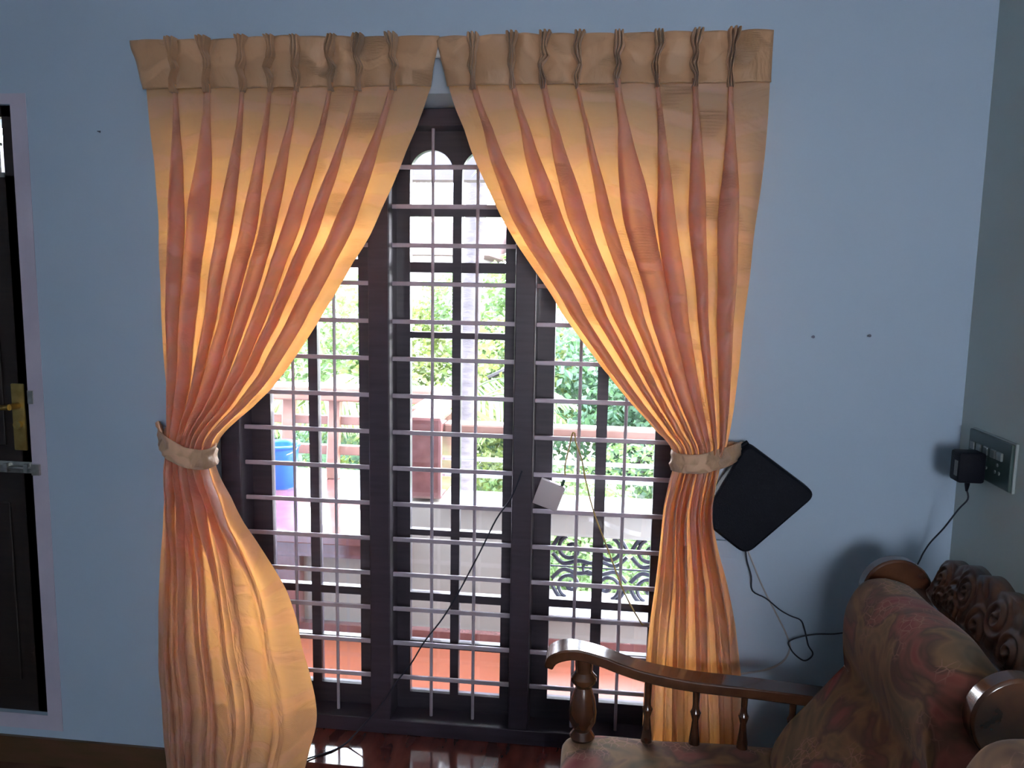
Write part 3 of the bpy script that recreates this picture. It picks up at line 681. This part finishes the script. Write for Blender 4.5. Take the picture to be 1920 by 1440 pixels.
# back panel, moulded rail and carved crest
def slab(x0, z0, x1, z1, th, ya, yb):
    d = Vector((x1-x0, z1-z0)).normalized(); n_ = Vector((-d.y, d.x))*th
    return Geo().prism([(x0, z0), (x1, z1), (x1-n_.x, z1-n_.y), (x0-n_.x, z0-n_.y)], 'y', ya, yb)
part(slab(.745, .40, .835, .90, .02, YN+.02, YF-.02), 'back_panel', M['chair_wood'])
g = Geo(); g.box(.800, .865, YN+.02, YF-.02, .885, .925, bev=.008); g.box(.822, .855, YN+.02, YF-.02, .920, .955, bev=.008)
part(g, 'top_rail', M['chair_wood'], smooth=True)
def crest():
    ny, nz_ = 150, 46; ya, yb = YF-.03, YN+.03; vs = []; fs = []
    ctr = []
    rc = random.Random(4)
    for k in range(9): ctr.append((rc.uniform(.08, .92), rc.uniform(.15, .8), rc.choice((-1, 1)), rc.uniform(38, 60)))
    for i in range(ny+1):
        s = i/ny; y = ya+(yb-ya)*s
        top = .085+.055*math.sin(math.pi*s)**.8+.012*abs(math.sin(s*math.pi*5.5))-.008
        top *= sm(0, .05, s)*.5+.5; top *= sm(0, .05, 1-s)*.5+.5
        for j in range(nz_+1):
            t = j/nz_; z = .945+top*t
            h = 0
            Y = s*.64; Z = top*t
            for cyc, czc, sg, fr in ctr:
                dy = Y-cyc*.64; dz = Z-czc*top; r = math.hypot(dy, dz)
                if r < .055:
                    h = max(h, (.5+.5*math.cos(r*fr*6+sg*math.atan2(dz, dy)*1))*(1-r/.055)**.4)
            h = max(h, .55*abs(noise.noise(Vector((Y*26, Z*26, 2)))))
            edge = min(1, t*6)*min(1, (1-t)*7+.15)
            x = .852+.10*t*.35-.004-.012*h*edge
            vs.append((x, y, z))
    nb = len(vs)
    for i in range(ny+1):
        for j in range(nz_+1):
            v = vs[i*(nz_+1)+j]; vs.append((.878+.035*j/nz_, v[1], v[2]))
    w_ = nz_+1
    for i in range(ny):
        for j in range(nz_):
            a = i*w_+j; fs.append((a, a+1, a+w_+1, a+w_)); fs.append((nb+a, nb+a+w_, nb+a+w_+1, nb+a+1))
        a = i*w_; fs.append((a, a+w_, nb+a+w_, nb+a)); a += nz_; fs.append((a, nb+a, nb+a+w_, a+w_))
    for j in range(nz_):
        a = j; fs.append((a, nb+a, nb+a+1, a+1)); a = ny*w_+j; fs.append((a, a+1, nb+a+1, nb+a))
    g = Geo().add(vs, fs); part(g, 'carved_crest', M['carved_wood'], smooth='full')
crest()
def cushion(name, outline, ya, yb, puff=.03, rnd_=.06, seed=0, amp=.006):
    """closed side outline (x,z) swept along y with rounded ends and soft dents"""
    pts = spline([(a, 0, b) for a, b in outline]+[(outline[0][0], 0, outline[0][1])], 6)[:-1]; n = len(pts)
    cx = sum(p.x for p in pts)/n; cz = sum(p.z for p in pts)/n; m_ = 44; vs = []; fs = []
    for i in range(m_+1):
        s = i/m_; e = min(s, 1-s)*abs(yb-ya); k = math.sqrt(max(0, 1-(1-min(1, e/rnd_))**2)); k = .0+1.0*k
        y = ya+(yb-ya)*s; shrink = rnd_*(1-k)
        for p in pts:
            d = Vector((p.x-cx, 0, p.z-cz)); L = d.length; f = max(.02, (L-shrink)/L)*(1+puff*math.sin(math.pi*s))
            q_ = Vector((cx, y, cz))+d*f
            q_ += d.normalized()*(noise.noise(Vector((q_.x*7+seed, q_.y*5, q_.z*7)))*amp*2)
            vs.append(q_)
    for i in range(m_):
        for j in range(n): fs.append((i*n+j, i*n+(j+1) % n, (i+1)*n+(j+1) % n, (i+1)*n+j))
    for base, y in ((0, ya), (m_*n, yb)):
        c_ = len(vs); vs.append(Vector((cx, y, cz)))
        for j in range(n): fs.append((base+j, base+(j+1) % n, c_) if base else (base+(j+1) % n, base+j, c_))
    g = Geo().add(vs, fs); return part(g, name, M['fabric'], smooth='full')
cushion('back_cushion', [(.735, .995), (.690, .985), (.655, .930), (.645, .870), (.655, .800), (.668, .745), (.640, .700), (.585, .635), (.535, .565), (.480, .490), (.500, .455), (.60, .450), (.690, .50), (.740, .65), (.80, .80), (.825, .90), (.800, .975)], -.335, -.915, .02, .06, 2)
cushion('seat_cushion', [(-.085, .36), (-.09, .40), (-.078, .432), (-.03, .445), (.10, .452), (.30, .455), (.45, .452), (.60, .44), (.62, .38), (.60, .34), (.3, .336), (-.04, .336)], -.275, -.955, .0, .035, 5, .003)
ac2 = copy_tree(ac); ac2.location = (.35-.10, -.62-.90, 0)
for c_ in kids(ac2):
    if c_.name.startswith('back_cushion'): c_.scale = (1, 1, 1.09); ac2['label'] = 'second carved dark armchair, nearest the camera, just entering the lower right corner'

# ------------------------------------------------------------------ balcony outside
def bal(g, name, m, label, cat, group=None, kind=None, loc=(0, 0, 0), smooth=False, bevel=0):
    return tag(g.build(name, m, None, smooth, bevel, loc=loc), label, cat, group, kind)
g = Geo().box(-4.2, 3.2, T, 1.02, -.15, .1); g.box(-4.2, -.9, 1.02, 2.3, -.15, .1)
struct(g.build('floor_balcony', M['terracotta']), 'orange terracotta floor of the balcony', 'floor')
PY0, PY1 = 1.00, 1.24
g = Geo(); g.box(-4.2, -.88, PY0, PY1, .1, .545); g.box(-.88, -.26, PY0, PY1, .1, .722)
g.box(-.26, 3.2, PY0, PY1, .612, .722); g.box(-.26, 3.2, PY0-.03, PY1, .1, .245); g.box(1.6, 3.2, PY0, PY1, .24, .62)
struct(g.build('wall_parapet', M['cream']), 'low cream parapet wall of the balcony', 'parapet')
g = Geo(); g.box(-.70, 3.2, PY0-.012, PY1+.01, .722, .732); g.box(-.26, 3.2, PY0-.045, PY1+.01, .245, .262)
struct(g.build('trim_5', M['white_ext']), 'white ledge on top of the balcony parapet', 'ledge')
struct(Geo().box(-4.2, 3.2, PY0-.04, PY0, .1, .145).build('baseboard_balcony', M['bench']), 'brown skirting at the foot of the balcony parapet', 'baseboard')
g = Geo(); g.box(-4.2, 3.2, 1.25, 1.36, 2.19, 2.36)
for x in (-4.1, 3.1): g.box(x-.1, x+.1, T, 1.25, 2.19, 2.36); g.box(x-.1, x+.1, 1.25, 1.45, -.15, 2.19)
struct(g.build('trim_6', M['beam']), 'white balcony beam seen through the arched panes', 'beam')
# bench of glossy granite
be = empty('granite_bench', (-1.6, .9, .1)); tag(be, 'glossy brown granite bench built along the balcony edge', 'bench')
BO = Vector(be.location)
def bp(g, name, m, parent, O, **kw):
    g.v = [tuple(Vector(v)-O) for v in g.v]; return g.build(name, m, parent, **kw)
bp(Geo().box(-4.0, -.88, .90, 2.12, .545, .590, bev=.006), 'slab', M['bench'], be, BO)
bp(Geo().box(-4.0, -.90, .935, .965, .475, .545), 'apron', M['bench'], be, BO)
bp(Geo().box(-1.52, -1.36, .945, .999, .146, .475), 'support', M['bench'], be, BO)
bp(Geo().box(-.90, -.72, 1.045, 1.30, .735, 1.118, bev=.015), 'end_block', M['bench'], be, BO)
bp(Geo().box(-4.0, -.9, 1.24, 2.2, .10, .545), 'plinth', M['cream'], be, BO)
# wooden seat back with slanted balusters
ra = empty('wooden_seat_rail', (-1.8, 1.95, .59)); tag(ra, 'red brown slatted wooden back rail standing on the granite bench behind the blue bucket', 'railing')
RO = Vector(ra.location)
bp(Geo().box(-4.0, -.86, 1.88, 2.04, 1.040, 1.125, bev=.01), 'top_rail', M['ext_wood'], ra, RO)
bp(Geo().box(-.93, -.80, 1.30, 1.90, 1.055, 1.118, bev=.008), 'return_rail', M['ext_wood'], ra, RO)
bp(Geo().box(-4.0, -.9, 1.945, 1.985, .895, .945, bev=.005), 'middle_rail', M['ext_wood'], ra, RO)
bp(Geo().box(-4.0, -.9, 1.915, 1.955, .725, .780, bev=.005), 'lower_rail', M['ext_wood'], ra, RO)
for k in range(11):
    x = -.98-k*.275
    pr = [(1.88, .59), (1.93, .59), (1.925, .66), (1.945, .80), (1.965, .95), (1.99, 1.045), (1.93, 1.045), (1.92, .95), (1.90, .80), (1.875, .66)]
    bp(Geo().prism(pr, 'x', x-.035-(.0), x+.035), 'baluster', M['ext_wood'], ra, RO, bevel=.006)
# bucket
bk = empty('bucket', (-1.748, 1.675, .59)); tag(bk, 'blue plastic bucket standing on the granite bench', 'bucket')
g = Geo(); out = [(.072, 0), (.078, .005), (.098, .215), (.100, .225), (.108, .228), (.110, .240), (.104, .245), (.098, .243), (.095, .225), (.073, .012), (.0, .010)]
n_ = 32; vs = []; fs = []
for r_, z_ in out:
    for k in range(n_): t = 2*math.pi*k/n_; vs.append((r_*math.cos(t), r_*math.sin(t), z_))
for i in range(len(out)-1):
    for k in range(n_): fs.append((i*n_+k, i*n_+(k+1) % n_, (i+1)*n_+(k+1) % n_, (i+1)*n_+k))
fs.append(tuple(range(n_)))
mesh_obj('body', vs, fs, M['blue_plastic'], bk, True)
g = Geo(); g.tube([(.110*math.cos(t), -.03-.06*math.sin(t)*.8, .232-.045*math.sin(t)) for t in [math.pi*k/16 for k in range(17)]], .003, 6); g.build('handle', M['white_ext'], bk, smooth=True)
# right part: wooden hand rail and pipes
hr = empty('balcony_handrail', (0.3, 1.12, .732)); tag(hr, 'pinkish wooden handrail with grey pipes above the white balcony ledge', 'railing')
HO = Vector(hr.location)
bp(Geo().box(-.72, 3.1, 1.09, 1.19, 1.040, 1.085, bev=.01), 'hand_rail', M['ext_wood'], hr, HO)
for z_ in (.915, .838): bp(Geo().tube([(-.72, 1.13, z_), (3.1, 1.13, z_)], .010, 10), 'rail_pipe', M['pipe'], hr, HO, smooth=True)
for x in (.36, 1.5, 2.6): bp(Geo().tube([(x, 1.13, .732), (x, 1.13, 1.045)], .016, 10), 'post', M['pipe'], hr, HO, smooth=True)
# iron scroll grille
ir = empty('iron_scroll_grille', (.6, 1.1, .262)); tag(ir, 'black wrought iron scroll grille in the parapet opening', 'grille')
IO = Vector(ir.location)
def scroll(cx, cz, r0, r1, a0, turns, y=1.10):
    return [(cx+(r0+(r1-r0)*t)*math.cos(a0+turns*2*math.pi*t), y, cz+(r0+(r1-r0)*t)*math.sin(a0+turns*2*math.pi*t)) for t in [i/26 for i in range(27)]]
for k in range(5):
    x0 = -.22+k*.36
    g = Geo()
    for sx in (-1, 1):
        for sz in (-1, 1):
            cx, cz = x0+.18+sx*.085, .437+sz*.085
            g.tube(scroll(cx, cz, .012, .062, 0 if sx > 0 else math.pi, 1.2*sx*sz), .0095, 7)
            g.tube(spline([(x0+.18, 1.10, .437+sz*.02), (x0+.18+sx*.05, 1.10, .437+sz*.03), (x0+.18+sx*.12, 1.10, .437+sz*.015), (x0+.18+sx*.17, 1.10, .437+sz*.06)], 5), .010, 7)
            g.tube(spline([(x0+.18+sx*.02, 1.10, .437+sz*.16), (x0+.18+sx*.06, 1.10, .437+sz*.172), (x0+.18+sx*.13, 1.10, .437+sz*.15), (x0+.18+sx*.17, 1.10, .437+sz*.09)], 5), .010, 7)
            g.tube([(cx-.006, 1.10, cz), (cx+.006, 1.10, cz)], .018, 8)
    g.tube(scroll(x0+.18, .437, .02, .036, 0, 1), .007, 7)
    bp(g, 'scroll_panel', M['iron'], ir, IO, smooth=True)
bp(Geo().tube([(-.25, 1.10, .437), (1.58, 1.10, .437)], .004, 6), 'cross_bar', M['iron'], ir, IO)
bp(Geo().tube([(-.25, 1.10, .600), (1.58, 1.10, .600)], .006, 6), 'top_bar', M['iron'], ir, IO)
bp(Geo().tube([(-.25, 1.10, .272), (1.58, 1.10, .272)], .006, 6), 'bottom_bar', M['iron'], ir, IO)

# ------------------------------------------------------------------ garden, trees, far houses
struct(Geo().box(-60, 60, 1.3, 120, -3.3, -3.1).build('ground', M['earth']), 'garden ground far below the balcony', 'ground')
def leaves(name, parent, m, centers, count, size, seed, flat=1.0):
    rnd = random.Random(seed); vs = []; fs = []
    for _ in range(count):
        cx, cy, cz, rx, ry, rz = rnd.choice(centers)
        th = rnd.uniform(0, 2*math.pi); ph = math.acos(rnd.uniform(-1, 1)); rr = rnd.uniform(.55, 1.0)**.6
        c = Vector((cx+rx*rr*math.sin(ph)*math.cos(th), cy+ry*rr*math.sin(ph)*math.sin(th), cz+rz*rr*math.cos(ph)))
        a = Vector((rnd.gauss(0, 1), rnd.gauss(0, 1), rnd.gauss(-.3, .7))).normalized(); b = a.cross(Vector((rnd.gauss(0, 1), rnd.gauss(0, 1), rnd.gauss(0, 1)))).normalized()
        L = size*.62*rnd.uniform(.6, 1.3); W_ = L*.33; k = len(vs); nn = a.cross(b)*W_*.3
        vs += [c, c+a*L*.45+b*W_+nn, c+a*L, c+a*L*.45-b*W_+nn, c+a*L*.5]
        fs += [(k, k+1, k+4), (k+1, k+2, k+4), (k+2, k+3, k+4), (k+3, k, k+4)]
    P0 = Vector(parent.location)
    return mesh_obj(name, [v-P0 for v in vs], fs, m, parent, False)
def tree(name, x, y, zbase, ztop, crown, m, count, size, label, seed, tr=.12, cat='tree'):
    root = empty(name, (x, y, zbase)); tag(root, label, cat, 'trees and bushes beyond the balcony')
    rnd = random.Random(seed); g = Geo()
    pts = [(0, 0, 0), (rnd.uniform(-.1, .1), 0, (ztop-zbase)*.4), (rnd.uniform(-.2, .2), 0, ztop-zbase)]
    sp = spline(pts, 6); g.tube(sp, tr, 10, radii=[tr*(1-.5*i/len(sp)) for i in range(len(sp))])
    for k in range(6):
        c = rnd.choice(crown); g.tube([sp[int(len(sp)*.6)], ((c[0]-x)*.6, (c[1]-y)*.6, (c[2]-zbase)*.9+.2), (c[0]-x, c[1]-y, c[2]-zbase)], tr*.3, 6)
    g.build('trunk', M['bark'], root, smooth=True)
    leaves('foliage', root, m, crown, int(count*1.9), size, seed)
    return root
def blob(x, y, z, n, r, seed):
    rnd = random.Random(seed); return [(x+rnd.uniform(-1, 1)*r, y+rnd.uniform(-.5, .5)*r, z+rnd.uniform(-1, 1)*r*.8, r*rnd.uniform(.35, .6), r*rnd.uniform(.35, .6), r*rnd.uniform(.3, .5)) for _ in range(n)]
GZ = -3.1
tree('garden_tree', -4.3, 7.5, GZ, 1.2, blob(-4.3, 7.5, .6, 14, 1.7, 1), M['leaf_a'], 9000, .16, 'mid green leafy tree seen through the left window bay above the bench rail', 1)
tree('garden_tree', -1.9, 7.0, GZ, .5, blob(-2.2, 7.0, -.2, 12, 1.5, 2), M['leaf_b'], 8000, .15, 'yellow green bushy tree seen through the middle bay left of the grey trunk', 2)
tree('garden_tree', .3, 6.5, GZ, .6, blob(.2, 6.5, -.1, 14, 1.45, 3), M['leaf_c'], 9000, .14, 'blue green tree filling the right window bay behind the handrail', 3)
tree('garden_tree', -.75, 8.5, GZ, 1.8, blob(-.7, 8.5, .9, 12, 1.3, 4), M['leaf_a'], 7000, .15, 'tall green tree right of the grey trunk in the middle bay', 4)
tree('garden_tree', 2.6, 7.0, GZ, 1.0, blob(2.6, 7.0, .2, 14, 1.8, 5), M['leaf_a'], 6000, .17, 'green tree half hidden behind the right curtain', 5)
tree('garden_tree', -7.6, 8.5, GZ, 1.2, blob(-7.6, 8.5, .3, 14, 2.1, 6), M['leaf_b'], 6000, .18, 'light green tree half hidden behind the left curtain', 6)
tree('garden_bush', -2.9, 4.3, GZ, -.6, blob(-2.9, 4.3, -.7, 12, 1.1, 7), M['leaf_c'], 6000, .11, 'dark green bush showing between the slats of the wooden bench rail', 7, .06, 'bush')
tree('garden_bush', .4, 4.3, GZ, -.5, blob(.4, 4.3, -.75, 14, 1.2, 8), M['leaf_a'], 7500, .11, 'green bush below the handrail in the right bay', 8, .06, 'bush')
tree('garden_bush', -1.0, 5.2, GZ, -.5, blob(-1.1, 5.2, -.6, 12, 1.0, 9), M['leaf_b'], 6000, .11, 'yellow green bush beside the foot of the grey trunk', 9, .06, 'bush')
# bare grey coconut trunk and palm
root = empty('palm_tree', (-.96, 3.1, GZ)); tag(root, 'palm with a straight grey trunk crossing the middle window bay', 'tree')
g = Geo(); sp = spline([(0, 0, 0), (.02, 0, 2.0), (-.01, 0, 4.0), (.03, .1, 5.2), (.05, .2, 6.4)], 10)
g.tube(sp, .075, 14, radii=[.075+.004*math.sin(i*2.4) for i in range(len(sp))]); g.build('trunk', M['bark'], root, smooth=True)
def frond(origin, az, length, lift, droop, seed, P0):
    rnd = random.Random(seed); vs = []; fs = []
    prev = Vector(origin); pts = []
    for i in range(22):
        t = i/21; pts.append(Vector(origin)+Vector((math.cos(az)*length*t, math.sin(az)*length*t, lift*t-droop*t*t)))
    g = Geo(); g.tube([p-P0 for p in pts], .012, 5, radii=[.016*(1-.8*i/22) for i in range(22)])
    for i in range(2, 22):
        for s in (-1, 1):
            for _ in range(3):
                p = pts[i]+(pts[i-1]-pts[i])*rnd.random(); side = Vector((-math.sin(az), math.cos(az), 0))*s
                d = (side*.8+Vector((math.cos(az), math.sin(az), 0))*.5+Vector((0, 0, -.5-rnd.random()*.5))).normalized()
                L = length*.32*math.sin(math.pi*(.15+.8*i/22)); wv = Vector((math.cos(az), math.sin(az), .2))*.016
                k = len(g.v); g.v += [tuple(p-wv-P0), tuple(p+wv-P0), tuple(p+d*L*.6+wv*.8-P0), tuple(p+d*L-P0), tuple(p+d*L*.6-wv*.8-P0)]; g.f.append((k, k+1, k+2, k+3, k+4))
    return g
P0 = Vector(root.location)
for k in range(9): frond(P0+Vector((.05, .2, 6.35)), k*.7, 2.2, 1.0, 2.0, k, P0).build('frond', M['leaf_d'], root)
root = empty('young_palm', (-1.75, 4.6, GZ)); tag(root, 'young palm with drooping yellow green fronds left of the grey trunk', 'tree'); P0 = Vector(root.location)
g = Geo(); g.tube([(0, 0, 0), (.03, 0, 3.1)], .11, 10); g.build('trunk', M['bark'], root, smooth=True)
for k in range(11): frond(P0+Vector((.02, 0, 3.1)), k*.571+.2, 1.5, 2.3, 1.7, 20+k, P0).build('frond', M['leaf_d'], root)
# far houses
def house(name, label, x0, x1, y, z0, zw, zr, roofm):
    root = empty(name, ((x0+x1)/2, y, z0)); tag(root, label, 'building'); O = Vector(root.location)
    bp(Geo().box(x0, x1, y, y+5, z0, zw), 'wall', M['house'], root, O)
    bp(Geo().prism([(y-.5, zw-.1), (y+2.5, zr), (y+5.5, zw-.1), (y+2.5, zw-.15)], 'x', x0-.4, x1+.4), 'roof', roofm, root, O)
    n = max(2, int((x1-x0)/1.6))
    for k in range(n):
        xx = x0+(x1-x0)*(k+.5)/n; w_ = bp(Geo().box(xx-.35, xx+.35, y-.04, y+.02, zw-1.6, zw-.5), 'window', M['white_ext'], root, O)
        o = bp(Geo().box(xx-.29, xx+.29, y-.05, y-.03, zw-1.54, zw-.56), 'pane', M['far_glass'], w_, O)
    return root
house('tiled_house', 'pale far house with a reddish tiled roof, seen through the upper middle panes', -6.0, -2.9, 15, GZ, 2.35, 3.15, M['roof_tile'])
house('metal_roofed_house', 'far white house with a grey metal roof right of the tiled house', -1.9, 2.2, 17, GZ, 2.7, 3.5, M['metal_roof'])
